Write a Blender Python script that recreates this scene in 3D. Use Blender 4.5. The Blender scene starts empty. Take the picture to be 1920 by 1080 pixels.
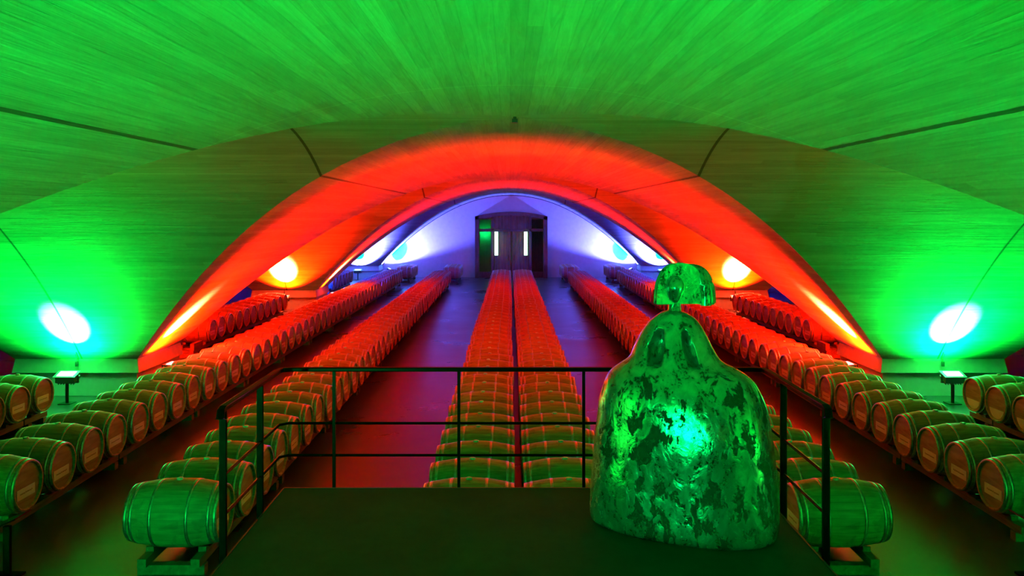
import bpy, math, random
from mathutils import Vector, Matrix
random.seed(7)
PI = math.pi
S = bpy.context.scene
COL = S.collection

# ------------------------------------------------------------------ camera
CAMZ = 3.65
cd = bpy.data.cameras.new('camera'); cam = bpy.data.objects.new('camera', cd); COL.objects.link(cam)
cd.sensor_width = 36; cd.lens = 1530/1920*36
cd.shift_x = 4/1920; cd.shift_y = -136/1920
cd.clip_start = .05; cd.clip_end = 200
cam.location = (0, 0, CAMZ); cam.rotation_euler = (PI/2, 0, 0)
S.camera = cam
S.cycles.diffuse_bounces = 1

# ------------------------------------------------------------------ world, exposure
w = bpy.data.worlds.new('world'); S.world = w; w.use_nodes = True
w.node_tree.nodes['Background'].inputs[0].default_value = (0, 0, 0, 1)
w.node_tree.nodes['Background'].inputs[1].default_value = 0
S.view_settings.view_transform = 'Standard'; S.view_settings.look = 'None'
S.view_settings.exposure = 0.0; S.view_settings.gamma = 1.0
S.view_settings.use_curve_mapping = False

# ------------------------------------------------------------------ floodlight table
# (x, y, z, target, watts, tint, core half angle, core colour, cone degrees, name of colour)
GRN = (0.0, 1.0, 0.045); RED = (1.0, 0.006, 0.0); RED2 = (1.0, 0.006, 0.0); BLU = (0.09, 0.10, 1.0); BLUE_DEEP = (0.0, 0.03, 1.0)
CORE_G = (.10, 1.0, .4); CORE_R = (1.0, 0.25, 0.07); CORE_B = (0.0, .12, .10)
# barn door cut-offs: (axis, ratio where dark, ratio where full), ratio = along axis / across it
UP = (0, 0, 1); FWD = (0, 1, 0); BACK = (0, -1, 0)
LAMPS = []
for sx in (-1, 1):
    # transverse bays, floods at the foot of the far piers
    LAMPS.append((sx*8.6, 15.85, .62, (sx*8.62, 16.0, 1.6), 3600, GRN, 25, CORE_G, 154, 'green', 'far', []))
    LAMPS.append((sx*8.6, 31.0, .62, (sx*8.6, 31.1, 1.4), 16000, RED, 28, CORE_R, 125, 'red', 'far', [(FWD, -1.7, -1.0)]))
    LAMPS.append((sx*8.6, 46.15, .62, (sx*8.6, 46.3, 1.4), 22000, BLU, 26, CORE_B, 125, 'blue', 'far', [(FWD, -1.7, -1.0)]))
    # unseen floods, added at the foot of the near piers of each bay
    LAMPS.append((sx*8.6, 4.15, .62, (sx*8.6, 3.85, 1.6), 2500, GRN, 0, CORE_G, 110, 'green', 'near', []))
    LAMPS.append((sx*8.6, 19.3, .62, (sx*8.6, 19.2, 1.6), 18000, RED, 0, CORE_R, 130, 'red', 'near', []))
    LAMPS.append((sx*8.6, 34.45, .62, (sx*8.6, 34.15, 1.6), 60000, BLUE_DEEP, 0, CORE_B, 120, 'blue', 'near', []))
    LAMPS.append((sx*8.6, -11.0, .62, (sx*8.6, -11.1, 1.6), 7000, GRN, 0, CORE_G, 130, 'green', 'behind', []))  # unseen pair behind the camera, added as frontal fill
    # longitudinal vault, floods on the inner faces of the piers
    LAMPS.append((sx*7.0, 2.5, .62, (sx*6.6, 2.7, 1.8), 4200, GRN, 0, CORE_G, 160, 'green', 'inner', [(UP, .28, .55), (BACK, -1.7, -.9)]))
    LAMPS.append((sx*7.0, 16.95, .62, (sx*6.9, 17.05, 1.6), 14000, RED2, 9, CORE_R, 160, 'red', 'inner', [(FWD, -.66, -.28)]))
    LAMPS.append((sx*7.0, 32.4, .62, (sx*6.9, 32.5, 1.6), 14000, RED2, 9, CORE_R, 160, 'red', 'inner', [(FWD, -.70, -.28), (BACK, -.6, -.1)]))
    LAMPS.append((sx*7.0, 47.3, .62, (sx*6.6, 48.2, 1.38), 12000, BLU, 19, CORE_B, 160, 'blue', 'inner', [(UP, .20, .42)]))

LAMPS.append((-3.0, -2.2, 1.55, (-.2, 6.5, 1.9), 1200, (0, 1, .16), 0, CORE_G, 62, 'green', 'fill', []))  # invented fill lamp, added to light the front of the sculpture

def nd(t, kind, **kw):
    n = t.nodes.new(kind)
    for k, v in kw.items(): setattr(n, k, v)
    return n
def mth(t, op, a, b=None, c=None):
    n = nd(t, 'ShaderNodeMath', operation=op)
    for i, v in enumerate((a, b, c)):
        if v is None: continue
        if isinstance(v, (int, float)): n.inputs[i].default_value = v
        else: t.links.new(v, n.inputs[i])
    return n.outputs[0]

def spot(loc, target, watts, tint, core, corecol, cone, door=()):
    d = bpy.data.lights.new('flood_beam', 'SPOT')
    d.energy = watts; d.spot_size = math.radians(cone); d.spot_blend = 1.0 if cone == 154 else .3
    d.shadow_soft_size = .06; d.use_nodes = True
    t = d.node_tree; em = t.nodes['Emission']
    q = (Vector(target)-Vector(loc)).to_track_quat('-Z', 'Y')
    tc = nd(t, 'ShaderNodeTexCoord'); sp = nd(t, 'ShaderNodeSeparateXYZ')
    t.links.new(tc.outputs['Normal'], sp.inputs[0])
    if core > 0:
        r2 = mth(t, 'ADD', mth(t, 'MULTIPLY', sp.outputs[0], sp.outputs[0]), mth(t, 'MULTIPLY', sp.outputs[1], sp.outputs[1]))
        r = mth(t, 'DIVIDE', mth(t, 'SQRT', r2), mth(t, 'ABSOLUTE', sp.outputs[2]))
        mr = nd(t, 'ShaderNodeMapRange', interpolation_type='SMOOTHSTEP')
        t.links.new(r, mr.inputs[0])
        soft, outer = (.94, 1.06) if corecol != CORE_R else ((.4, 3.2) if cone == 160 else (.75, 1.15))
        mr.inputs[1].default_value = math.tan(math.radians(core))*soft; mr.inputs[2].default_value = math.tan(math.radians(core))*outer
        mx = nd(t, 'ShaderNodeMix', data_type='RGBA')
        t.links.new(mr.outputs[0], mx.inputs[0])
        mx.inputs[6].default_value = (*corecol, 1); mx.inputs[7].default_value = (*tint, 1)
        t.links.new(mx.outputs[2], em.inputs[0])
    else:
        em.inputs[0].default_value = (*tint, 1)
    prod = None
    for axis, lo, hi, *mode in door:
        vd = nd(t, 'ShaderNodeVectorMath', operation='DOT_PRODUCT'); t.links.new(tc.outputs['Normal'], vd.inputs[0])
        vd.inputs[1].default_value = q.inverted() @ Vector(axis)
        c = vd.outputs['Value']
        perp = mth(t, 'SQRT', mth(t, 'MAXIMUM', mth(t, 'SUBTRACT', 1, mth(t, 'MULTIPLY', c, c)), .0001))
        mr = nd(t, 'ShaderNodeMapRange', interpolation_type='SMOOTHSTEP'); t.links.new(mth(t, 'DIVIDE', c, perp), mr.inputs[0])
        mr.inputs[1].default_value = lo; mr.inputs[2].default_value = hi
        prod = mr.outputs[0] if prod is None else mth(t, 'MAXIMUM' if mode else 'MULTIPLY', prod, mr.outputs[0])
    if prod is not None: t.links.new(prod, em.inputs[1])
    o = bpy.data.objects.new('flood_beam', d); COL.objects.link(o)
    o.location = loc; o.rotation_euler = q.to_euler()
    return o

# ------------------------------------------------------------------ materials
def mat(name, col, rough=.6, metal=0, spec=.5):
    m = bpy.data.materials.new(name); m.use_nodes = True
    b = m.node_tree.nodes['Principled BSDF']
    b.inputs['Base Color'].default_value = (*col, 1); b.inputs['Roughness'].default_value = rough
    b.inputs['Metallic'].default_value = metal; b.inputs['Specular IOR Level'].default_value = spec
    return m, m.node_tree, b
def ramp(t, fac, stops):
    n = nd(t, 'ShaderNodeValToRGB'); t.links.new(fac, n.inputs[0])
    e = n.color_ramp.elements
    e[0].position, e[0].color = stops[0][0], (*stops[0][1], 1)
    e[1].position, e[1].color = stops[1][0], (*stops[1][1], 1)
    for p, c in stops[2:]:
        x = e.new(p); x.color = (*c, 1)
    return n.outputs[0]
def noise(t, vec, scale, detail=4, dist=0, rough=.5):
    n = nd(t, 'ShaderNodeTexNoise'); n.inputs['Scale'].default_value = scale
    n.inputs['Detail'].default_value = detail; n.inputs['Distortion'].default_value = dist; n.inputs['Roughness'].default_value = rough
    if vec is not None: t.links.new(vec, n.inputs['Vector'])
    return n.outputs[0]
def mapping(t, vec, scale=(1, 1, 1), loc=(0, 0, 0), rot=(0, 0, 0)):
    n = nd(t, 'ShaderNodeMapping'); n.inputs['Scale'].default_value = scale; n.inputs['Location'].default_value = loc
    n.inputs['Rotation'].default_value = rot
    t.links.new(vec, n.inputs[0]); return n.outputs[0]
def bump(t, b, h, strength, dist=.01):
    n = nd(t, 'ShaderNodeBump'); n.inputs['Strength'].default_value = strength; n.inputs['Distance'].default_value = dist
    t.links.new(h, n.inputs['Height']); t.links.new(n.outputs[0], b.inputs['Normal'])
def coords(t, what='Object'):
    return nd(t, 'ShaderNodeTexCoord').outputs[what]
def mixc(t, fac, a, b, mode='MIX'):
    n = nd(t, 'ShaderNodeMix', data_type='RGBA', blend_type=mode)
    for i, v in ((0, fac), (6, a), (7, b)):
        if isinstance(v, (int, float)): n.inputs[i].default_value = v
        elif isinstance(v, tuple): n.inputs[i].default_value = (*v, 1)
        else: t.links.new(v, n.inputs[i])
    return n.outputs[2]

def band(t, v, centre, half):   # 1 inside |v-centre|<half
    return mth(t, 'LESS_THAN', mth(t, 'ABSOLUTE', mth(t, 'SUBTRACT', v, centre)), half)

def board_concrete(name, longitudinal):
    # board marked concrete: UV.x runs across the boards (metres), UV.y along them
    m, t, b = mat(name, (.55, .55, .55), .75, 0, .3)
    uv = nd(t, 'ShaderNodeUVMap'); sp = nd(t, 'ShaderNodeSeparateXYZ'); t.links.new(uv.outputs[0], sp.inputs[0])
    W = .105
    q = mth(t, 'DIVIDE', sp.outputs[0], W); bid = mth(t, 'FLOOR', q)
    wn1 = nd(t, 'ShaderNodeTexWhiteNoise', noise_dimensions='1D'); t.links.new(bid, wn1.inputs['W'])
    seg = mth(t, 'FLOOR', mth(t, 'ADD', mth(t, 'DIVIDE', sp.outputs[1], 4.8), mth(t, 'MULTIPLY', wn1.outputs[0], 9)))
    cmb = nd(t, 'ShaderNodeCombineXYZ'); t.links.new(bid, cmb.inputs[0]); t.links.new(seg, cmb.inputs[1])
    wn2 = nd(t, 'ShaderNodeTexWhiteNoise', noise_dimensions='2D'); t.links.new(cmb.outputs[0], wn2.inputs['Vector'])
    grain = noise(t, mapping(t, uv.outputs[0], (22, 1.1, 1)), 1.0, 5, 1.3)
    blot = noise(t, mapping(t, uv.outputs[0], (.9, .5, 1)), 1.0, 5, .4)
    fr = mth(t, 'FRACT', q)
    groove = mth(t, 'LESS_THAN', mth(t, 'ABSOLUTE', mth(t, 'SUBTRACT', fr, .5)), .46)
    val = mth(t, 'MULTIPLY', mth(t, 'ADD', .78, mth(t, 'MULTIPLY', wn2.outputs[0], .28)), mth(t, 'ADD', .72, mth(t, 'MULTIPLY', blot, .56)))
    val = mth(t, 'MULTIPLY', val, mth(t, 'ADD', .62, mth(t, 'MULTIPLY', grain, .76)))
    val = mth(t, 'MULTIPLY', val, mth(t, 'ADD', .88, mth(t, 'MULTIPLY', groove, .12)))
    # construction joints
    ps = nd(t, 'ShaderNodeSeparateXYZ'); t.links.new(nd(t, 'ShaderNodeNewGeometry').outputs['Position'], ps.inputs[0])
    ax = mth(t, 'ABSOLUTE', ps.outputs[0])
    j = band(t, ax, 2.89, .022)
    if not longitudinal: j = mth(t, 'MAXIMUM', j, band(t, ax, 8.65, .018))
    val = mth(t, 'MULTIPLY', val, mth(t, 'SUBTRACT', 1, mth(t, 'MULTIPLY', j, .85)))
    for yc in (10, 25.15, 40.3):
        vy = mth(t, 'ABSOLUTE', mth(t, 'SUBTRACT', ps.outputs[1], yc))
        k = band(t, vy, 2.43, .014)
        val = mth(t, 'MULTIPLY', val, mth(t, 'ADD', 1, mth(t, 'MULTIPLY', k, .35)))
    cc = nd(t, 'ShaderNodeCombineColor')
    v2 = mth(t, 'MULTIPLY', val, .36)
    for i in range(3): t.links.new(v2, cc.inputs[i])
    t.links.new(cc.outputs[0], b.inputs['Base Color'])
    h = mth(t, 'ADD', mth(t, 'MULTIPLY', wn2.outputs[0], .55), mth(t, 'ADD', mth(t, 'MULTIPLY', grain, .5), mth(t, 'MULTIPLY', groove, .35)))
    bump(t, b, h, 1.0, .02)
    return m
M_LONG = board_concrete('board_marked_concrete_long', True)
M_CROSS = board_concrete('board_marked_concrete_cross', False)

def plain_concrete(name, base, rough, amount=.35, scale=1.2, b_str=.25, spec=.4):
    m, t, b = mat(name, (base,)*3, rough, 0, spec)
    o = coords(t)
    n1 = noise(t, o, scale, 8, .4, .6); n2 = noise(t, o, scale*9, 5)
    v = mth(t, 'MULTIPLY', base, mth(t, 'ADD', 1-amount/2, mth(t, 'MULTIPLY', n1, amount)))
    v = mth(t, 'MULTIPLY', v, mth(t, 'ADD', .88, mth(t, 'MULTIPLY', n2, .24)))
    cc = nd(t, 'ShaderNodeCombineColor')
    for i in range(3): t.links.new(v, cc.inputs[i])
    t.links.new(cc.outputs[0], b.inputs['Base Color'])
    t.links.new(mth(t, 'ADD', rough-.12, mth(t, 'MULTIPLY', n1, .24)), b.inputs['Roughness'])
    bump(t, b, mth(t, 'ADD', n2, n1), b_str, .006)
    return m
M_PIER = plain_concrete('cast_concrete', .55, .8)
M_PLASTER = plain_concrete('plaster', .62, .85, .25, .6, .15)
M_FLOOR = plain_concrete('polished_concrete_floor', .04, .30, .5, .5, .008, .5)
M_FLOOR.node_tree.nodes['Principled BSDF'].inputs['IOR'].default_value = 1.72
M_PLAT = plain_concrete('dark_platform_floor', .05, .8, .9, 1.4, .12, .08)

def oak_mat():
    m, t, b = mat('oak_staves', (.42, .26, .13), .55, 0, .35)
    o = coords(t, 'Object')
    sp = nd(t, 'ShaderNodeSeparateXYZ'); t.links.new(o, sp.inputs[0])
    ang = mth(t, 'ARCTAN2', sp.outputs[1], mth(t, 'SUBTRACT', sp.outputs[2], .345))
    inf = nd(t, 'ShaderNodeObjectInfo')
    q = mth(t, 'ADD', mth(t, 'MULTIPLY', ang, 28/(2*PI)), mth(t, 'MULTIPLY', inf.outputs['Random'], 5))
    wn = nd(t, 'ShaderNodeTexWhiteNoise', noise_dimensions='2D')
    cb = nd(t, 'ShaderNodeCombineXYZ'); t.links.new(mth(t, 'FLOOR', q), cb.inputs[0])
    t.links.new(mth(t, 'MULTIPLY', inf.outputs['Random'], 37), cb.inputs[1]); t.links.new(cb.outputs[0], wn.inputs['Vector'])
    edge = mth(t, 'LESS_THAN', mth(t, 'FRACT', q), .05)
    g = noise(t, mapping(t, o, (3, 30, 30)), 1.0, 5, .5)
    st = noise(t, o, 5.0, 5, .6)
    c = ramp(t, g, [(.3, (.36, .17, .08)), (.75, (.66, .36, .18))])
    c = mixc(t, mth(t, 'MULTIPLY', wn.outputs[0], .30), c, (.20, .12, .06))
    c = mixc(t, mth(t, 'MULTIPLY', edge, .6), c, (.05, .03, .02))
    c = mixc(t, mth(t, 'MULTIPLY', mth(t, 'GREATER_THAN', st, .62), .35), c, (.12, .06, .04))
    t.links.new(c, b.inputs['Base Color'])
    bump(t, b, mth(t, 'SUBTRACT', g, edge), .25, .004)
    return m
M_OAK = oak_mat()
def wood_mat(name, c0, c1, scale=(2, 25, 25), rough=.6):
    m, t, b = mat(name, c0, rough, 0, .3)
    g = noise(t, mapping(t, coords(t), scale), 1.0, 6, .8)
    t.links.new(ramp(t, g, [(.3, c0), (.72, c1)]), b.inputs['Base Color'])
    bump(t, b, g, .3, .004)
    return m
M_HEAD = wood_mat('oak_barrel_head', (.25, .15, .08), (.46, .31, .17), (20, 3, 20))
M_RACK = wood_mat('rack_timber', (.10, .075, .05), (.22, .16, .10), (20, 2, 20), .7)
M_DOORWOOD = wood_mat('dark_stained_door_boards', (.06, .03, .016), (.34, .19, .11), (14, 14, 1.2), .5)
M_FRAMEWOOD = wood_mat('dark_stained_door_frame', (.07, .035, .03), (.17, .08, .06), (10, 10, 2), .5)
def steel():
    m, t, b = mat('galvanised_hoop', (.55, .55, .53), .36, .9, .5)
    n = noise(t, coords(t), 30, 5, .4)
    t.links.new(ramp(t, n, [(.3, (.34, .33, .32)), (.7, (.62, .62, .60))]), b.inputs['Base Color'])
    t.links.new(mth(t, 'ADD', .24, mth(t, 'MULTIPLY', n, .3)), b.inputs['Roughness'])
    return m
M_HOOP = steel()
M_BUNG, _, _ = mat('silicone_bung', (.62, .55, .5), .4)
def paper():
    m, t, b = mat('printed_paper_label', (.8, .76, .7), .6)
    o = coords(t, 'Object')
    sp = nd(t, 'ShaderNodeSeparateXYZ'); t.links.new(o, sp.inputs[0])
    # a faint handwritten script line: thin, wavy band across the middle
    n = noise(t, mapping(t, o, (1, 60, 1)), 1.0, 2, 0)
    wav = mth(t, 'SUBTRACT', mth(t, 'MULTIPLY', n, .05), .025)
    d = mth(t, 'ABSOLUTE', mth(t, 'SUBTRACT', sp.outputs[2], wav))
    inl = mth(t, 'MULTIPLY', mth(t, 'LESS_THAN', d, .007), mth(t, 'LESS_THAN', mth(t, 'ABSOLUTE', sp.outputs[1]), .12))
    c = mixc(t, mth(t, 'MULTIPLY', inl, .75), (.8, .76, .7), (.10, .04, .03))
    t.links.new(c, b.inputs['Base Color'])
    return m
M_PAPER = paper()
M_BLACK, _, _ = mat('black_gloss_paint', (.001, .001, .001), .3, 0, .05)
M_LAMPMETAL, _, _ = mat('lamp_housing_metal', (.16, .16, .16), .45, .6)
M_DARKMETAL, _, _ = mat('dark_metal', (.04, .04, .042), .4, .5)
def emit(name, col, s):
    m = bpy.data.materials.new(name); m.use_nodes = True; t = m.node_tree
    t.nodes.remove(t.nodes['Principled BSDF'])
    e = nd(t, 'ShaderNodeEmission'); e.inputs[0].default_value = (*col, 1); e.inputs[1].default_value = s
    t.links.new(e.outputs[0], t.nodes['Material Output'].inputs[0]); return m
M_LENS = {'green': emit('lit_lens_green', (.85, 1, .95), 1.6), 'red': emit('lit_lens_red', (1, .85, .8), 1.6), 'blue': emit('lit_lens_blue', (.8, .9, 1), 1.6)}
M_TUBE = emit('lit_tube', (.4, 1, .62), 9)
m_, t_, b_ = mat('door_glass', (.02, .03, .03), .08, 0, .5); M_GLASS = m_
b_.inputs['Transmission Weight'].default_value = .6; b_.inputs['Alpha'].default_value = .55

def bronze(name, lo, hi, sharp):
    # worn silvery metal skin with dark eroded patches
    m, t, b = mat(name, (.5, .5, .5), .3, .9)
    o = coords(t)
    warp = noise(t, o, 2.5, 3, 0)
    n1 = noise(t, mapping(t, o, (1.15, 1.15, .8), (3.1, 1.7, .4)), 4.2, 7, .9, .62)
    n2 = noise(t, mapping(t, o, (1, 1, .55)), 17, 5, .8, .6)
    n3 = noise(t, o, 60, 4)
    sp = nd(t, 'ShaderNodeSeparateXYZ'); t.links.new(o, sp.inputs[0])
    k = mth(t, 'ADD', mth(t, 'MULTIPLY', n1, .7), mth(t, 'MULTIPLY', n2, .3))
    if lo > .4:   # the bust is less eroded than the skirt
        k = mth(t, 'ADD', k, mth(t, 'MULTIPLY', mth(t, 'MAXIMUM', mth(t, 'SUBTRACT', sp.outputs[2], .95), 0), .22))
    mask = ramp(t, k, [(lo, (0, 0, 0)), (hi, (1, 1, 1))])       # 0 = eroded
    pit = ramp(t, mth(t, 'ADD', mth(t, 'MULTIPLY', n2, .55), mth(t, 'MULTIPLY', n3, .45)), [(.41, (0, 0, 0)), (.44, (1, 1, 1))])
    skin = ramp(t, n2, [(.3, (.20, .21, .20)), (.7, (.60, .62, .58))])
    c = mixc(t, mask, (.012, .014, .012), skin)
    c = mixc(t, pit, (.05, .055, .05), c)
    t.links.new(c, b.inputs['Base Color'])
    t.links.new(mth(t, 'SUBTRACT', .62, mth(t, 'MULTIPLY', mask, mth(t, 'ADD', .36, mth(t, 'MULTIPLY', n1, .12)))), b.inputs['Roughness'])
    t.links.new(mth(t, 'MULTIPLY', mask, .8), b.inputs['Metallic'])
    bump(t, b, mth(t, 'ADD', mth(t, 'MULTIPLY', mask, 1.0), mth(t, 'ADD', mth(t, 'MULTIPLY', n2, .5), mth(t, 'MULTIPLY', pit, .3))), .8, .012)
    return m
M_BRONZE = bronze('worn_silvered_bronze', .45, .47, 1)
M_BRONZE2 = bronze('worn_silvered_bronze_upper', .36, .38, 1)

# ------------------------------------------------------------------ mesh helpers
class MB:
    def __init__(s): s.v = []; s.f = []; s.mi = []; s.uv = []; s.sm = []
    def add(s, vs, fs, mi=0, smooth=False, uvs=None):
        n = len(s.v); s.v += [tuple(p) for p in vs]
        for k, f in enumerate(fs):
            s.f.append([n+i for i in f]); s.mi.append(mi); s.sm.append(smooth)
            s.uv.append([uvs[i] for i in f] if uvs else [(0, 0)]*len(f))
    def box(s, x0, x1, y0, y1, z0, z1, mi=0, M=None):
        vs = [(x, y, z) for z in (z0, z1) for y in (y0, y1) for x in (x0, x1)]
        if M is not None: vs = [tuple(M @ Vector(p)) for p in vs]
        s.add(vs, [(0, 2, 3, 1), (4, 5, 7, 6), (0, 1, 5, 4), (2, 6, 7, 3), (0, 4, 6, 2), (1, 3, 7, 5)], mi)
    def prism(s, poly, axis, a0, a1, mi=0):
        # poly: 2D points; axis 'x','y','z' extrusion
        def P(p, a):
            return {'x': (a, p[0], p[1]), 'y': (p[0], a, p[1]), 'z': (p[0], p[1], a)}[axis]
        n = len(poly); vs = [P(p, a0) for p in poly]+[P(p, a1) for p in poly]
        fs = [tuple(range(n)), tuple(range(2*n-1, n-1, -1))]+[(i, (i+1) % n, n+(i+1) % n, n+i) for i in range(n)]
        s.add(vs, fs, mi)
    def tube(s, pts, r, seg=10, mi=0, caps=True):
        pts = [Vector(p) for p in pts]; rings = []
        up = Vector((0, 0, 1))
        for i, p in enumerate(pts):
            d = (pts[min(i+1, len(pts)-1)]-pts[max(i-1, 0)]).normalized()
            a = d.cross(up) if abs(d.z) < .95 else d.cross(Vector((0, 1, 0)))
            a.normalize(); c = a.cross(d)
            rr = r[i] if isinstance(r, (list, tuple)) else r
            rings.append([p+(a*math.cos(2*PI*k/seg)+c*math.sin(2*PI*k/seg))*rr for k in range(seg)])
        vs = [q for R in rings for q in R]; fs = []
        for i in range(len(rings)-1):
            for k in range(seg):
                fs.append((i*seg+k, i*seg+(k+1) % seg, (i+1)*seg+(k+1) % seg, (i+1)*seg+k))
        s.add(vs, fs, mi, True)
        if caps:
            s.add(rings[0], [tuple(range(seg))[::-1]], mi); s.add(rings[-1], [tuple(range(seg))], mi)
    def lathe_x(s, prof, seg, zc=.345, mi=0, smooth=True):   # prof: (x, r)
        vs = []; fs = []
        for x, r in prof:
            for k in range(seg):
                a = 2*PI*k/seg; vs.append((x, r*math.sin(a), zc+r*math.cos(a)))
        for i in range(len(prof)-1):
            for k in range(seg):
                fs.append((i*seg+k, i*seg+(k+1) % seg, (i+1)*seg+(k+1) % seg, (i+1)*seg+k))
        s.add(vs, fs, mi, smooth)
    def mesh(s, name, mats):
        me = bpy.data.meshes.new(name); me.from_pydata(s.v, [], s.f)
        for m in (mats if isinstance(mats, (list, tuple)) else [mats]): me.materials.append(m)
        uvl = me.uv_layers.new(name='UVMap')
        data = []
        for u in s.uv:
            for p in u: data += [p[0], p[1]]
        uvl.data.foreach_set('uv', data)
        me.polygons.foreach_set('material_index', s.mi)
        me.polygons.foreach_set('use_smooth', s.sm)
        me.update(); return me
    def build(s, name, mats, parent=None, loc=(0, 0, 0), rot=None):
        return link(name, s.mesh(name, mats), parent, loc, rot)
def link(name, me, parent=None, loc=(0, 0, 0), rot=None):
    o = bpy.data.objects.new(name, me); COL.objects.link(o); o.location = loc
    if rot: o.rotation_euler = rot
    if parent: o.parent = parent
    return o
def tag(o, label=None, cat=None, group=None, kind=None):
    if label: o['label'] = label
    if cat: o['category'] = cat
    if group: o['group'] = group
    if kind: o['kind'] = kind
    return o
def thing(name, label, cat, loc=(0, 0, 0), rz=0, group=None):
    o = bpy.data.objects.new(name, None); COL.objects.link(o); o.empty_display_size = .1
    o.location = loc; o.rotation_euler = (0, 0, rz)
    return tag(o, label, cat, group)
def bevel(o, w, seg=2):
    m = o.modifiers.new('bevel', 'BEVEL'); m.width = w; m.segments = seg; m.limit_method = 'ANGLE'; return o
def copy_tree(o, parent=None):
    c = o.copy(); COL.objects.link(c)
    if parent is not None: c.parent = parent; 
    for ch in list(o.children): copy_tree(ch, c)
    return c

# ------------------------------------------------------------------ vault
ZC = 4.86; ZS = .75; HX = 7.53; HY = 6.5
BX = [-17.53, 0, 17.53]; PXW = 10.0
BY = [-5.15, 10.0, 25.15, 40.3]; YEND = 48.2; YBEG = -11.65
def fz(t): return ZC-(ZC-ZS)*t*t
def arc_len(u, half):      # parabola arc length from crown, metres
    a = (ZC-ZS)/half**2; x = u*half
    k = 2*a*abs(x)
    L = (k*math.sqrt(1+k*k)+math.asinh(k))/(4*a)
    return math.copysign(L, x)
NS, NT = 24, 40
def quadrant(mb, cx, cy, kind, sign):
    # triangular severy of the groin vault between the crown and one edge of the bay
    vs, uv, fs = [], [], []
    for i in range(NS+1):
        s = i/NS
        for j in range(NT+1):
            tt = -1+2*j/NT
            if kind == 'L': u, v = tt*s, sign*s; z = fz(u)
            else: u, v = sign*s, tt*s; z = fz(v)
            x = cx+u*HX; y = cy+v*HY
            vs.append((x, y, z))
            uv.append((arc_len(u, HX)+40, y) if kind == 'L' else (arc_len(v, HY)+40+cy, x))
    for i in range(NS):
        for j in range(NT):
            a = i*(NT+1)+j
            fs.append((a, a+1, a+NT+2, a+NT+1))
    mb.add(vs, fs, 0 if kind == 'L' else 1, True, uv)
def strip(mb, x0, x1, y0, y1, kind, c):
    vs, uv, fs = [], [], []
    for j in range(NT+1):
        tt = -1+2*j/NT
        if kind == 'L':
            x = c+tt*HX; z = fz(tt)
            for y in (y0, y1): vs.append((x, y, z)); uv.append((arc_len(tt, HX)+40, y))
        else:
            y = c+tt*HY; z = fz(tt)
            for x in (x0, x1): vs.append((x, y, z)); uv.append((arc_len(tt, HY)+40+c, x))
    for j in range(NT): fs.append((2*j, 2*j+1, 2*j+3, 2*j+2))
    mb.add(vs, fs, 0 if kind == 'L' else 1, True, uv)
mb = MB()
for cx in BX:
    for cy in BY:
        for sg in (-1, 1):
            quadrant(mb, cx, cy, 'L', sg); quadrant(mb, cx, cy, 'T', sg)
    for a, b in ((1.35, 3.5), (16.5, 18.65), (31.65, 33.8), (46.8, YEND)):
        strip(mb, 0, 0, a, b, 'L', cx)
for cy in BY:
    for sg in (-1, 1):
        strip(mb, sg*7.53, sg*10.0, 0, 0, 'T', cy)
ceil = mb.build('ceiling', [M_LONG, M_CROSS]); tag(ceil, kind='structure')
ceil['label'] = 'board-marked concrete groin vault ceiling'

# floor
mb = MB(); mb.add([(-26, -12, 0), (26, -12, 0), (26, 49, 0), (-26, 49, 0)], [(0, 1, 2, 3)])
mb.box(-26, 26, -12, 49, -.2, -.01)
tag(mb.build('floor', M_FLOOR), kind='structure')
# end walls / side walls
def arch_wall(y0, y1, name):
    mb = MB(); mb.box(-26, 26, y0, y1, 0, 5.4); tag(mb.build(name, M_PLASTER), kind='structure')
arch_wall(YEND, YEND+.3, 'wall_back')
arch_wall(YBEG-.3, YBEG, 'wall_front')
for nm, x in (('wall_left', -25.36), ('wall_right', 25.06)):
    mb = MB(); mb.box(x, x+.3, YBEG, YEND, 0, 5.4); tag(mb.build(nm, M_PLASTER), kind='structure')
# rim joint where the vault meets the end wall
mb = MB(); N = 48; vs = []; fs = []
for j in range(N+1):
    tt = -1+2*j/N
    nx, nz = 2*(ZC-ZS)*tt/HX, 1.0; L = math.hypot(nx, nz)
    for d, y in ((.0, YEND-.012), (.035, YEND-.012)):
        vs.append((tt*HX-nx/L*d, y, fz(tt)-nz/L*d))
for j in range(N): fs.append((2*j, 2*j+1, 2*j+3, 2*j+2))
mb.add(vs, fs); tag(mb.build('trim_1', M_DARKMETAL), kind='structure')

# piers: base plus a slightly flared springing band
def pier(x0, x1, y0, y1, idx):
    mb = MB()
    r = .015
    mb.box(x0+r, x1-r, y0+r, y1-r, 0, .476)
    f = .045
    lo = [(x0-f, y0-f), (x1+f, y0-f), (x1+f, y1+f), (x0-f, y1+f)]
    hi = [(x0, y0), (x1, y0), (x1, y1), (x0, y1)]
    vs = [(p[0], p[1], .476) for p in lo]+[(p[0], p[1], ZS) for p in hi]
    mb.add(vs, [(0, 3, 2, 1), (4, 5, 6, 7), (0, 1, 5, 4), (1, 2, 6, 5), (2, 3, 7, 6), (3, 0, 4, 7)])
    # hidden solid core up to the vault springing groove
    o = mb.build('trim_%d' % idx, M_PIER); tag(o, kind='structure'); return o
k = 2
for sg in (-1, 1):
    for a, b in ((1.35, 3.5), (16.5, 18.65), (31.65, 33.8), (46.8, YEND)):
        x0, x1 = (7.53, 10.0) if sg > 0 else (-10.0, -7.53)
        pier(x0, x1, a, b, k); k += 1

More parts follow.
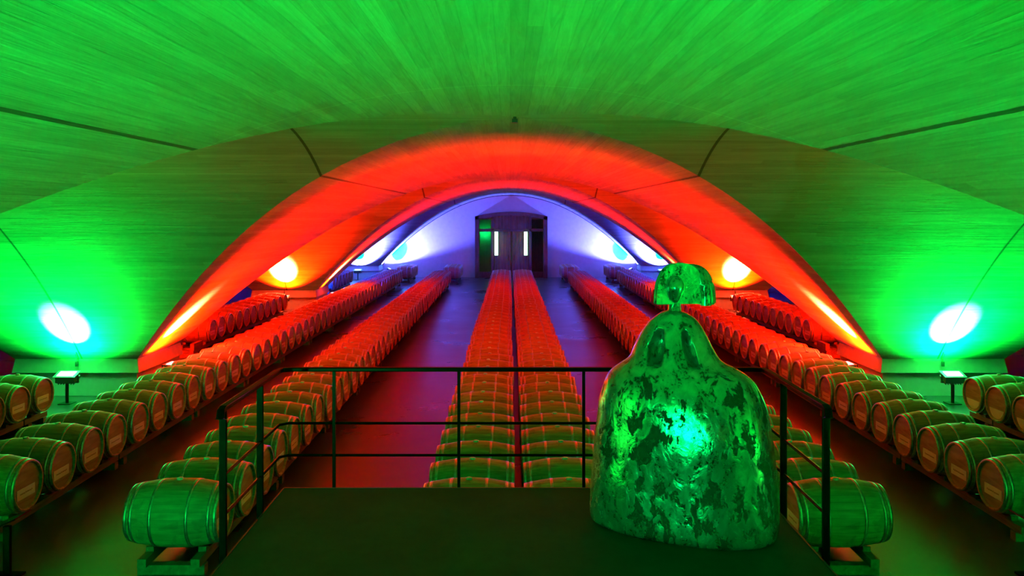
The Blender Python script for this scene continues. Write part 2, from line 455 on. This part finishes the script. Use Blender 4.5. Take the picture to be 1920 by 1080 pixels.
# ------------------------------------------------------------------ floodlights
def make_flood(l, seq):
    x, y, z, tgt, W, tint, core, cc, cone, cname, place, door = l
    side = 'left' if x < 0 else 'right'
    bay = {'green': 'nearest', 'red': 'middle', 'blue': 'farthest'}[cname]
    where = {'far': 'at the back of the %s %s bay' % (bay, side), 'near': 'added unseen in the front corner of the %s %s bay' % (bay, side),
             'behind': 'added as fill behind the platform on the %s' % side, 'fill': 'added as fill on a tall stand beside the platform',
             'inner': {'green': 'on the %s beside the platform' % side, 'blue': 'in the %s corner by the end wall' % side,
                       'red': 'on the inner face of the %s %s pier' % ('nearest' if y < 20 else 'middle', side)}[cname]}[place]
    fx = thing('floodlight', '%s floodlight with lit lens %s' % (cname, where), 'floodlight', (x, y, 0), 0, 'floodlights at the pier feet')
    d = Vector(tgt)-Vector((x, y, z))
    if place == 'far': d = Vector((0, -.35, 1))      # housing leans back towards the hall
    if abs(d.x) < .01:                     # faces along the hall
        a = math.atan2(d.y, d.z); R = Matrix.Rotation(-a, 4, 'X')
    elif place == 'fill': R = Matrix.Rotation(math.radians(-18), 4, 'Z') @ Matrix.Rotation(math.radians(-86), 4, 'X')
    else:
        a = math.atan2(d.x, d.z); R = Matrix.Rotation(a, 4, 'Y') @ Matrix.Rotation(PI/2, 4, 'Z')
    T = Matrix.Translation((0, 0, z-.08)) @ R
    mb = MB()
    T = T @ Matrix.Scale(1.22, 4)
    mb.box(-.15, .15, -.09, .09, -.09, .02, 0, T)
    for i in range(7): mb.box(-.13+i*.04, -.118+i*.04, -.08, .08, -.125, -.09, 0, T)
    bevel(mb.build('housing', M_LAMPMETAL, fx), .006)
    mb = MB(); mb.box(-.175, .175, -.105, .105, .018, .03, 0, T); mb.box(-.2, .2, -.02, .02, -.02, 0, 0, T); mb.build('front_frame', M_LAMPMETAL, fx)
    mb = MB(); mb.box(-.13, .13, -.07, .07, .03, .038, 0, T); mb.build('lens', M_LENS[cname], fx)
    mb = MB(); mb.tube([(0, 0, 0), (0, 0, z-.22), (0, 0, z-.19)], .032, 8)
    mb.box(-.12, .12, -.12, .12, 0, .012); mb.box(-.225, .225, -.02, .02, z-.22, z-.19)
    for s in (-1, 1): mb.box(s*.215-.01, s*.215+.01, -.015, .015, z-.20, z-.06)
    mb.build('stand', M_DARKMETAL, fx)
    loc = T @ Vector((0, 0, .06))
    sp_ = spot(Vector((x, y, 0))+loc, tgt, W, tint, core, cc, cone, door)
    sp_.location = loc; sp_.parent = fx
for i, l in enumerate(LAMPS): make_flood(l, i)

# ------------------------------------------------------------------ door at the end of the hall
def build_door():
    X0, X1 = -2.03, 2.19; XM = (X0+X1)/2; ZJ = 3.60; ZT = 3.87; YF = YEND-.75; YB = YEND
    root = bpy.data.objects.new('door_1', None); COL.objects.link(root); root.location = (XM, YEND, 0)
    tag(root, kind='structure'); root['label'] = 'large dark wooden double door with glazed side panels at the end of the hall'
    hw = (X1-X0)/2; T = .22
    def top(x, base=ZJ, rise=ZT-ZJ): return base+rise*(1-(x/hw)**2)
    f = MB()
    yf = YF-YEND
    f.box(-hw, -hw+T, yf, 0, 0, top(hw)); f.box(hw-T, hw, yf, 0, 0, top(hw))
    N = 20
    for j in range(N):
        xa = -hw+2*hw*j/N; xb = -hw+2*hw*(j+1)/N
        za, zb = top(xa), top(xb)
        vs = [(xa, yf, za), (xb, yf, zb), (xb, yf, zb-T), (xa, yf, za-T), (xa, 0, za), (xb, 0, zb), (xb, 0, zb-T), (xa, 0, za-T)]
        f.add(vs, [(0, 3, 2, 1), (4, 5, 6, 7), (0, 1, 5, 4), (3, 7, 6, 2)])
    f.build('door_frame', M_FRAMEWOOD, root)
    yl = -.30
    m = MB()
    for x in (-1.16, 1.04): m.box(x, x+.14, yl-.12, 0, 0, 3.62)
    m.box(-hw+T, hw-T, yl-.12, 0, 2.72, 2.86)
    m.build('mullion_frame', M_FRAMEWOOD, root)
    def leaf(x0, x1, nm):
        d = MB(); n = 5
        for i in range(n):
            a = x0+(x1-x0)*i/n; b = x0+(x1-x0)*(i+1)/n
            d.box(a+.006, b-.006, yl, yl+.06, .03, 2.70)
        o = d.build(nm, M_DOORWOOD, root); 
        hd = MB(); s = x1-.12 if x0 < -.5 else x0+.08
        hd.box(s, s+.04, yl-.05, yl, 1.0, 1.35); hd.build('door_handle', M_BLACK, o)
    leaf(-1.0, -.05, 'door_leaf'); leaf(.07, 1.02, 'door_leaf')
    for x0, x1 in ((-hw+T, -1.16), (1.18, hw-T)):
        p = MB(); p.box(x0+.02, x1-.02, yl+.02, yl+.05, .35, 2.70)
        p.box(x0+.02, x1-.02, yl+.02, yl+.05, 2.88, 3.42); p.build('side_glass', M_GLASS, root)
        p = MB(); p.box(x0, x1, -.06, -.02, .0, 3.55); p.build('side_panel', M_DOORWOOD, root)
        p = MB(); p.box(x0, x1, yl-.02, yl+.06, 0, .34)
        for xx in (x0, x1-.03): p.box(xx, xx+.03, yl, yl+.06, .34, 3.45)
        p.build('side_rail', M_FRAMEWOOD, root)
    for x0, x1 in ((-1.02, -.06), (.02, 1.04)):
        p = MB(); n = 5
        for i in range(n):
            a = x0+(x1-x0)*i/n; b = x0+(x1-x0)*(i+1)/n
            p.box(a+.006, b-.006, yl, yl+.06, 2.86, 3.62)
        p.build('transom_panel', M_DOORWOOD, root)
    m = MB(); m.box(-.06, .02, yl-.06, 0, 2.86, 3.64); m.build('centre_post', M_FRAMEWOOD, root)
    for x, sd in ((-.98, 'left'), (.74, 'right')):
        g = thing('tube_light', 'lit vertical tube light in front of the %s leaf of the end door' % sd, 'light', (XM+x+.11, YEND-.48, 0), 0, 'tube lights at the door')
        p = MB(); p.box(-.10, .10, .02, .06, 1.30, 2.72); p.build('backplate', M_DARKMETAL, g)
        p = MB()
        for s in (0, 1): p.box(-.095, .095, -.03, .02, 1.32+s*.69, 1.32+s*.69+.68)
        p.build('tube', M_TUBE, g)
        p = MB(); p.box(-.08, .08, -.01, .18, 1.30, 1.32); p.box(-.02, .02, .02, .18, 2.72, 2.74); p.box(-.02,.02,.0,.03,0,1.3); p.build('bracket', M_DARKMETAL, g)
build_door()

# ------------------------------------------------------------------ platform and railing
PZ = 1.46; PX0, PX1 = -1.81, 1.98; PY1 = 6.55
pf = thing('viewing_platform', 'dark floored viewing platform in the foreground inside the black railing', 'platform', ((PX0+PX1)/2, 3, 0))
def inp(o): o.location = Vector(o.location)-pf.location; return o
mb = MB(); mb.box(PX0, PX1, -3, PY1, PZ-.14, PZ); inp(mb.build('deck', M_PLAT, pf))
mb = MB(); mb.box(PX0-.012, PX0, -3, PY1, PZ-.15, PZ+.004); mb.box(PX1, PX1+.012, -3, PY1, PZ-.15, PZ+.004); mb.box(PX0, PX1, PY1, PY1+.012, PZ-.15, PZ+.004)
inp(mb.build('edge_trim', M_DARKMETAL, pf))
mb = MB(); mb.box(PX0+.35, PX1-.35, -2.7, PY1-.35, 0, PZ-.14); inp(mb.build('base', M_BLACK, pf))

rl = thing('railing', 'black metal railing around the three open sides of the platform', 'railing', (.1, PY1, PZ-.14))
def inr(o): o.location = -Vector(rl.location); return o
XL, XR = -1.845, 2.045; YR = 6.58; ZR = 2.41
path = [(XL, 5.2, ZR-.06), (XL, 5.215, ZR-.01), (XL, 5.25, ZR)]
path += [(XL, YR-.10, ZR), (XL+.015, YR-.03, ZR), (XL+.09, YR, ZR), (XR-.09, YR, ZR), (XR-.015, YR-.03, ZR), (XR, YR-.10, ZR)]
path += [(XR, 5.29, ZR), (XR, 5.25, ZR-.01), (XR, 5.235, ZR-.06)]
def rect_sweep(mb, pts, wd, ht):
    pts = [Vector(p) for p in pts]; rings = []
    for i, p in enumerate(pts):
        d = (pts[min(i+1, len(pts)-1)]-pts[max(i-1, 0)]).normalized()
        a = Vector((d.y, -d.x, 0))
        if a.length < .1: a = Vector((1, 0, 0))
        a.normalize(); c = a.cross(d); 
        rings.append([p+a*sx*wd/2+c*sz*ht/2 for sx, sz in ((-1, -1), (1, -1), (1, 1), (-1, 1))])
    vs = [q for R in rings for q in R]; fs = [(0, 1, 2, 3), tuple(len(vs)-4+i for i in (3, 2, 1, 0))]
    for i in range(len(rings)-1):
        for k in range(4): fs.append((i*4+k, i*4+(k+1) % 4, (i+1)*4+(k+1) % 4, (i+1)*4+k))
    mb.add(vs, fs)
mb = MB(); rect_sweep(mb, path, .05, .034); bevel(inr(mb.build('handrail', M_BLACK, rl)), .008)
for z in (1.975, 1.717):
    p2 = [(XL, 5.25, z), (XL, YR-.06, z), (XL+.06, YR, z), (XR-.06, YR, z), (XR, YR-.06, z), (XR, 5.28, z)]
    mb = MB(); mb.tube(p2, .011, 8); inr(mb.build('mid_rail', M_BLACK, rl))
for x, y in ((XL, 5.25), (XL, 6.03), (XR, 5.28), (XR, 6.1)):
    mb = MB(); mb.box(x-.024, x+.024, y-.012, y+.012, PZ-.30, ZR-.01); bevel(inr(mb.build('post', M_BLACK, rl)), .004)
for x in (-1.417, -.411, .595, 1.60):
    mb = MB(); mb.box(x-.012, x+.012, YR-.012, YR+.012, PZ-.14, ZR-.01); inr(mb.build('baluster', M_BLACK, rl))

# ------------------------------------------------------------------ sculpture
def sculpture():
    root = thing('bell_figure_sculpture', 'worn metal bell-shaped figure sculpture with a bobbed head standing on the platform', 'sculpture', (1.22, 5.77, PZ))
    R = math.radians(24)
    # z above platform, half width, x shift, depth ratio
    P = [(0, .590, 0, .62), (.012, .612, 0, .62), (.05, .622, 0, .62), (.26, .616, .0, .63), (.48, .600, 0, .64), (.66, .585, -.005, .65), (.78, .566, -.01, .66), (.86, .552, -.015, .66),
         (.94, .526, -.02, .67), (1.03, .488, -.025, .67), (1.08, .446, -.03, .67), (1.125, .383, -.035, .68), (1.17, .310, -.05, .72),
         (1.25, .262, -.06, .76), (1.34, .222, -.065, .80), (1.43, .170, -.065, .86), (1.475, .128, -.063, .9), (1.505, .085, -.062, .95), (1.52, .045, -.062, 1)]
    # smooth resample
    def interp(z):
        for i in range(len(P)-1):
            if P[i][0] <= z <= P[i+1][0]:
                p0, p1, p2, p3 = P[max(i-1, 0)], P[i], P[i+1], P[min(i+2, len(P)-1)]
                t = (z-p1[0])/(p2[0]-p1[0]); out = []
                for c in (1, 2, 3):
                    m1 = (p2[c]-p0[c])/max(p2[0]-p0[0], 1e-6)*(p2[0]-p1[0]); m2 = (p3[c]-p1[c])/max(p3[0]-p1[0], 1e-6)*(p2[0]-p1[0])
                    out.append((2*t**3-3*t*t+1)*p1[c]+(t**3-2*t*t+t)*m1+(-2*t**3+3*t*t)*p2[c]+(t**3-t*t)*m2)
                return out
        return P[-1][1:]
    from mathutils import noise as N3
    mb = MB(); zs = [0, .012, .03]+[.05+1.455*i/84 for i in range(85)]+[1.512, 1.52]; seg = 128; vs = []; fs = []
    for z in zs:
        h, sx, dr = interp(z)
        dr *= .93; h /= math.sqrt(math.cos(R)**2+(dr*math.sin(R))**2)
        for k in range(seg):
            a = 2*PI*k/seg; c, s = math.cos(a), math.sin(a)
            e = .80 if z < 1.0 else min(1.0, .80+(z-1.0)*1.2)
            x = h*math.copysign(abs(c)**e, c); y = h*dr*math.copysign(abs(s)**e, s)
            # arm hollows on the camera side of the bust
            if s < 0:
                for gx, wd in ((-.085, .045), (.135, .030)):
                    dz = (z-1.27)/.125
                    w2 = wd*(1-.45*max(0, dz)); amt = math.exp(-((x-gx*(1-.25*dz))/w2)**4)*max(0, 1-abs(dz)**3)**.6
                    y += .18*amt*abs(s)
            n = N3.noise(Vector((x*2.6, y*2.6, z*2.0)))*.022+N3.noise(Vector((x*7, y*7, z*5)))*.0045
            f = 1+n/max(h, .15)*(1 if h > .1 else 0)
            x *= f; y *= f
            X = x*math.cos(-R)-y*math.sin(-R)+sx; Y = x*math.sin(-R)+y*math.cos(-R)
            vs.append((X, Y, z))
    n = len(zs)
    for i in range(n-1):
        for k in range(seg): fs.append((i*seg+k, i*seg+(k+1) % seg, (i+1)*seg+(k+1) % seg, (i+1)*seg+k))
    mb.add(vs, fs, 0, True); mb.add([vs[i] for i in range(seg)], [tuple(range(seg))[::-1]]); mb.add(vs[-seg:], [tuple(range(seg))])
    mb.build('skirt_and_bust', M_BRONZE_BODY, root)
    hx = -.055
    mb = MB(); prof = []
    seg = 24; vs = []; fs = []
    for i, (z, r) in enumerate(((1.50, .05), (1.515, .044), (1.56, .040), (1.60, .040), (1.68, .04))):
        for k in range(seg):
            a = 2*PI*k/seg; rr = r*(1+.06*math.cos(6*a))
            vs.append((hx+rr*math.cos(a), rr*math.sin(a), z))
    for i in range(4):
        for k in range(seg): fs.append((i*seg+k, i*seg+(k+1) % seg, (i+1)*seg+(k+1) % seg, (i+1)*seg+k))
    mb.add(vs, fs, 0, True); mb.build('neck', M_BRONZE2, root)
    # egg shaped head
    mb = MB(); vs = []; fs = []; rows = 20; seg = 28
    for i in range(rows+1):
        a = PI*i/rows; z = 1.672-.095*math.cos(a)
        r = .062*math.sin(a)**.85 if i not in (0, rows) else 0.0
        r *= .62+.38*min(1, max(0, (z-1.577)/.11))
        for k in range(seg):
            b = 2*PI*k/seg; vs.append((hx-.005+r*math.cos(b), -.05+r*1.15*math.sin(b), z))
    for i in range(rows):
        for k in range(seg): fs.append((i*seg+k, i*seg+(k+1) % seg, (i+1)*seg+(k+1) % seg, (i+1)*seg+k))
    mb.add(vs, fs, 0, True); mb.build('head', M_BRONZE2, root)
    # hair: domed front plate and two thick rolls behind it, turned so their right side shows
    hair = bpy.data.objects.new('hair', None)
    def dome(x, w, zt, zb, n=28):
        pts = []
        for i in range(n+1):
            a = PI*i/n; c = math.cos(a); s = math.sin(a)
            pts.append((x-w*math.copysign(abs(c)**.8, c), zb+(zt-zb)*s**.85))
        return pts
    mb = MB(); yaw = math.radians(30)
    mb.prism(dome(0, .170, 1.843, 1.578), 'y', -.03, .03)
    h = bevel(mb.build('hair_plate', M_BRONZE2, root, (-.02+0, .0, 0), (0, 0, math.radians(10))), .012, 3)
    mb = MB()
    for y0, wd, zt, zb in ((.045, .158, 1.838, 1.553), (.105, .166, 1.842, 1.556), (.165, .160, 1.835, 1.560)):
        # thick roll following the dome outline
        d = dome(0, wd, zt, zb, 30)
        pts = [(p[0], y0, p[1]-.0) for p in d]
        c = [(p[0]*.80, y0, zb+(p[2]-zb)*.86) for p in pts]
        mb.tube(c, .041, 14)
        mb.prism([(p[0]*.8, zb+.01+(p[1]-zb)*.86) for p in d], 'y', y0-.03, y0+.03)
    mb.build('hair_roll', M_BRONZE2, root, (.035, .03, 0), (0, 0, math.radians(-28)))
def body_mat():
    m = bronze('worn_silvered_bronze_body', .45, .47, 1); t = m.node_tree
    return m
M_BRONZE_BODY = body_mat()
sculpture()

# ------------------------------------------------------------------ barrels
BL = .95; RB = .345; RE = .282; RZ = .20
def rad(x): return RE+(RB-RE)*(1-(x/(BL/2))**2)
def body_prof(n):
    pts = [(-BL/2+BL*i/n, rad(-BL/2+BL*i/n)) for i in range(n+1)]
    e = BL/2
    return [(-e+.035, RE-.028), (-e, RE-.020)]+pts+[(e, RE-.020), (e-.035, RE-.028)]
mb = MB(); mb.lathe_x(body_prof(16), 48); ME_BODY = mb.mesh('barrel_staves', M_OAK)
HOOPS = [(-.455, .034), (-.395, .030), (-.185, .030), (.185, .030), (.395, .030), (.455, .034)]
ME_HOOP = []
for xc, hwid in HOOPS:
    mb = MB(); a, b = xc-hwid/2, xc+hwid/2
    a = max(a, -BL/2+.002); b = min(b, BL/2-.002)
    mb.lathe_x([(a, rad(a)-.002), (a, rad(a)+.004), (b, rad(b)+.004), (b, rad(b)-.002)], 48)
    ME_HOOP.append(mb.mesh('barrel_hoop', M_HOOP))
def head_mesh(s):
    mb = MB(); x = s*(BL/2-.028); r = RE-.024
    vs = [(x, r*math.sin(2*PI*k/36), .345+r*math.cos(2*PI*k/36)) for k in range(36)]
    mb.add(vs, [tuple(range(36))]); return mb.mesh('barrel_head', M_HEAD)
ME_HEAD = {s: head_mesh(s) for s in (-1, 1)}
mb = MB(); mb.tube([(0, 0, .69-.01), (0, 0, .69+.012), (0, 0, .69+.018)], [.034, .034, .02], 14); ME_BUNG = mb.mesh('barrel_bung', M_BUNG)
mb = MB(); mb.box(-.002, .002, -.17, .17, -.06, .06); ME_LABEL = mb.mesh('barrel_label', M_PAPER)
mb = MB(); pts = [(.20*math.sin(a), -.03+.20*-math.cos(a)) for a in [(-PI/2.3+PI/1.15*i/16) for i in range(17)]]
mb.prism(pts, 'x', -.002, .002); ME_LABEL2 = mb.mesh('round_barrel_label', M_PAPER)
# far barrels: one mesh that still shows the hoops, heads and bung
def far_mesh(mbx, seg=24):
    mbx.lathe_x(body_prof(8), seg, mi=0)
    for xc, hwid in HOOPS:
        a, b = max(xc-hwid/2, -BL/2+.002), min(xc+hwid/2, BL/2-.002)
        mbx.lathe_x([(a, rad(a)), (a, rad(a)+.004), (b, rad(b)+.004), (b, rad(b))], seg, mi=1)
    for s in (-1, 1):
        x = s*(BL/2-.028); r = RE-.024
        mbx.add([(x, r*math.sin(2*PI*k/seg), .345+r*math.cos(2*PI*k/seg)) for k in range(seg)], [tuple(range(seg))], 2)
    mbx.tube([(0, 0, .68), (0, 0, .70)], .034, 8, 3)
mb = MB(); far_mesh(mb); ME_FAR = mb.mesh('distant_barrel', [M_OAK, M_HOOP, M_HEAD, M_BUNG])

_u = ['first', 'second', 'third', 'fourth', 'fifth', 'sixth', 'seventh', 'eighth', 'ninth']
ORD = _u+['tenth', 'eleventh', 'twelfth', 'thirteenth', 'fourteenth', 'fifteenth', 'sixteenth', 'seventeenth', 'eighteenth', 'nineteenth',
     'twentieth']+['twenty-'+k for k in _u]+['thirtieth']+['thirty-'+k for k in _u]+['fortieth']+['forty-'+k for k in _u]
SP = .707
ROWS = [  # description, x, first y, count, side of the label (+1: facing +x), label kind
    ('left row of the central pair', -.42, 8.55, 48, 0, 0),
    ('right row of the central pair', .635, 8.55, 48, 0, 0),
    ('inner side row on the left', -3.44, 8.55, 47, 1, 1),
    ('inner side row on the right', 3.41, 8.55, 47, -1, 1),
    ('outer side row on the left', -6.0, 9.40, 47, 1, 1),
    ('outer side row on the right', 6.0, 9.40, 47, -1, 1),
    ('short row in the nearest left bay', -8.52, 11.31, 5, 1, 1),
    ('short row in the nearest right bay', 8.47, 11.31, 5, -1, 2),
    ('short row in the middle left bay', -8.5, 22.1, 11, 1, 1),
    ('short row in the middle right bay', 8.5, 22.1, 11, -1, 1),
    ('short row in the farthest left bay', -8.5, 37.25, 7, 1, 1),
    ('short row in the farthest right bay', 8.5, 37.25, 7, -1, 1),
    ('end block just left of the door', -3.15, 44.4, 4, 0, 0),
    ('end block just right of the door', 3.3, 44.4, 4, 0, 0),
    ('end block farther left of the door', -5.75, 44.4, 4, 0, 0),
    ('end block farther right of the door', 5.85, 44.4, 4, 0, 0),
]
allb = []
for ri, (desc, x, y0, n, sd, lk) in enumerate(ROWS):
    for i in range(n): allb.append((y0+i*SP, ri, i))
allb.sort()
keep = set((ri, i) for _, ri, i in allb[:300])
protos = {}
def detailed(sd, lk):
    r = bpy.data.objects.new('oak_barrel', None); COL.objects.link(r); r.empty_display_size = .1
    link('staves', ME_BODY, r)
    for m in ME_HOOP: link('hoop', m, r)
    for s in (-1, 1):
        h = link('barrel_head', ME_HEAD[s], r)
        if s == sd and lk:
            lb = link('paper_label', ME_LABEL if lk == 1 else ME_LABEL2, h, (s*(BL/2-.024), -.02 if lk == 1 else 0, .275 if lk == 1 else .33))
            lb['label'] = 'pale printed paper label'
    link('bung', ME_BUNG, r)
    return r
stuff = MB()
for y, ri, i in allb:
    desc, x, y0, n, sd, lk = ROWS[ri]
    rx = random.uniform(-.012, .012); rz = random.uniform(-.01, .01)
    if ri < 2: rx *= 1.5
    tone = 'green-lit' if y < 15.5 else ('red-lit' if y < 39 else 'blue-lit')
    if (ri, i) in keep and y < 23:
        key = (sd, lk)
        if key not in protos: o = protos[key] = detailed(sd, lk)
        else: o = copy_tree(protos[key])
        o.name = 'oak_barrel'
        ex = ''
        if lk == 1: ex = ' with a paper label on its inner head'
        if lk == 2: ex = ' with a rounded label on its inner head'
        lab = '%s oak barrel, %s from the near end, %s' % (tone, ORD[i], desc)
        if desc.startswith('short row in the nearest'):
            lab = '%s oak barrel, %s from the far end, %s' % (tone, ORD[n-1-i], desc)
    elif (ri, i) in keep:
        o = bpy.data.objects.new('oak_barrel', ME_FAR); COL.objects.link(o)
        if y < 31: lab = 'small %s oak barrel, %s from the near end, %s' % (tone, ORD[i], desc)
        else: lab = 'tiny distant %s oak barrel, %s' % (tone, desc)
    else:
        b = MB(); far_mesh(b, 16)
        stuff.add([(p[0]+x, p[1]+y, p[2]+RZ) for p in b.v], b.f); n0 = len(b.f)
        stuff.mi[-n0:] = b.mi; stuff.sm[-n0:] = b.sm
        continue
    o.location = (x+rx, y+random.uniform(-.006, .006), RZ); o.rotation_euler = (0, 0, rz)
    g = 'barrels in '+desc
    if lab.startswith('tiny distant'): g = tone+' barrels in the far part of '+desc
    tag(o, lab, 'barrel', g)
if stuff.v:
    o = stuff.build('oak_barrels', [M_OAK, M_HOOP, M_HEAD, M_BUNG])
    tag(o, 'farthest oak barrels at the blue-lit end of the hall', 'barrels', kind='stuff')

# racks under the barrels: four barrels each
def rack_meshes(nb):
    L = SP*nb
    beam = MB(); beam.box(-.045, .045, -SP/2+.02, L-SP/2-.02, .10, .185)
    cross = MB(); cross.box(-.34, .34, -.05, .05, 0, .10)
    return beam.mesh('rack_beam', M_RACK), cross.mesh('rack_crossbar', M_RACK)
def chock_mesh():
    # wedge block: slopes to follow the bilge
    mb = MB()
    mb.prism([(-.14, 0), (.14, 0), (.14, .052), (.12, .052), (.03, .014), (-.03, .014), (-.12, .052), (-.14, .052)], 'x', -.04, .04)
    return mb.mesh('rack_chock', M_RACK)
ME_CHOCK = chock_mesh(); RM = {}
for ri, (desc, x, y0, n, sd, lk) in enumerate(ROWS):
    i = 0; q = 0
    while i < n:
        nb = min(4, n-i)
        if nb not in RM: RM[nb] = rack_meshes(nb)
        y = y0+i*SP
        lab = 'low timber barrel rack, %s from the near end, %s' % (ORD[q], desc)
        r = thing('barrel_rack', lab, 'rack', (x, y, 0), 0, ('near racks under ' if y < 16 else 'distant racks under ')+desc)
        for s in (-1, 1):
            link('beam', RM[nb][0], r, (s*.27, 0, 0))
        link('crossbar', RM[nb][1], r, (0, -.22, 0)); link('crossbar', RM[nb][1], r, (0, (nb-1)*SP+.22, 0))
        if y < 24:
            for j in range(nb):
                for s in (-1, 1): link('chock', ME_CHOCK, r, (s*.27, j*SP, .185))
        i += nb; q += 1
# empty racks in front of the middle outer rows
for sx, sd in ((-1, 'left'), (1, 'right')):
    r = thing('barrel_rack', 'empty timber rack in front of the outer barrels in the middle %s bay' % sd, 'rack', (sx*8.5, 21.2, 0), 0, 'empty racks in the middle bays')
    if 1 not in RM: RM[1] = rack_meshes(1)
    for s in (-1, 1):
        link('beam', RM[1][0], r, (s*.36, 0, 0))
        b = MB(); b.box(-.05, .05, -.30, .30, .185, .36); b.build('upright', M_RACK, r, (s*.36, 0, 0))
    for yy in (-.22, .22): link('crossbar', RM[1][1], r, (0, yy, 0))

# ------------------------------------------------------------------ small things
for sx, sd, xx in ((-1, 'left', -5.1), (1, 'right', 5.31)):
    t = thing('information_stand', 'low black stand with a tilted panel, at the %s edge of the picture' % sd, 'stand', (xx, 8.28, 0), 0, 'low stands beside the platform')
    mb = MB(); mb.box(-.033, .033, -.02, .02, 0, .50); mb.build('post', M_BLACK, t)
    mb = MB(); mb.box(-.16, .16, -.05, .05, 0, .02); mb.build('foot', M_BLACK, t)
    mb = MB(); T = Matrix.Translation((-sx*.13+sx*.15, 0, .535)) @ Matrix.Rotation(sx*math.radians(24), 4, 'Y')
    mb.box(-.2, .2, -.14, .14, -.008, .008, 0, T); mb.build('panel', M_BLACK, t)
mb = MB(); mb.box(-.035, .035, -.05, .05, -.075, -.03); mb.tube([(0, 0, -.03), (0, 0, .03)], .02, 8)
tag(mb.build('ceiling_sensor', M_DARKMETAL, None, (.06, 10.0, ZC)), 'small dark sensor hanging at the crown of the nearest vault', 'sensor')
for sx, sd in ((-1, 'left'), (1, 'right')):
    for y, nm in ((16.43, 'nearest'), (31.58, 'middle')):
        mb = MB(); mb.box(-.025, .025, -.02, .02, -.05, .05)
        mb.tube([(0, 0, .05), (-.02*sx, -.03, .11), (-.03*sx, -.12, .22)], .009, 6)
        tag(mb.build('junction_box', M_LAMPMETAL, None, (sx*8.72, y, .66)), 'small junction box with a cable end above the floodlight on the %s %s pier' % (nm, sd), 'junction box', 'junction boxes on the piers')
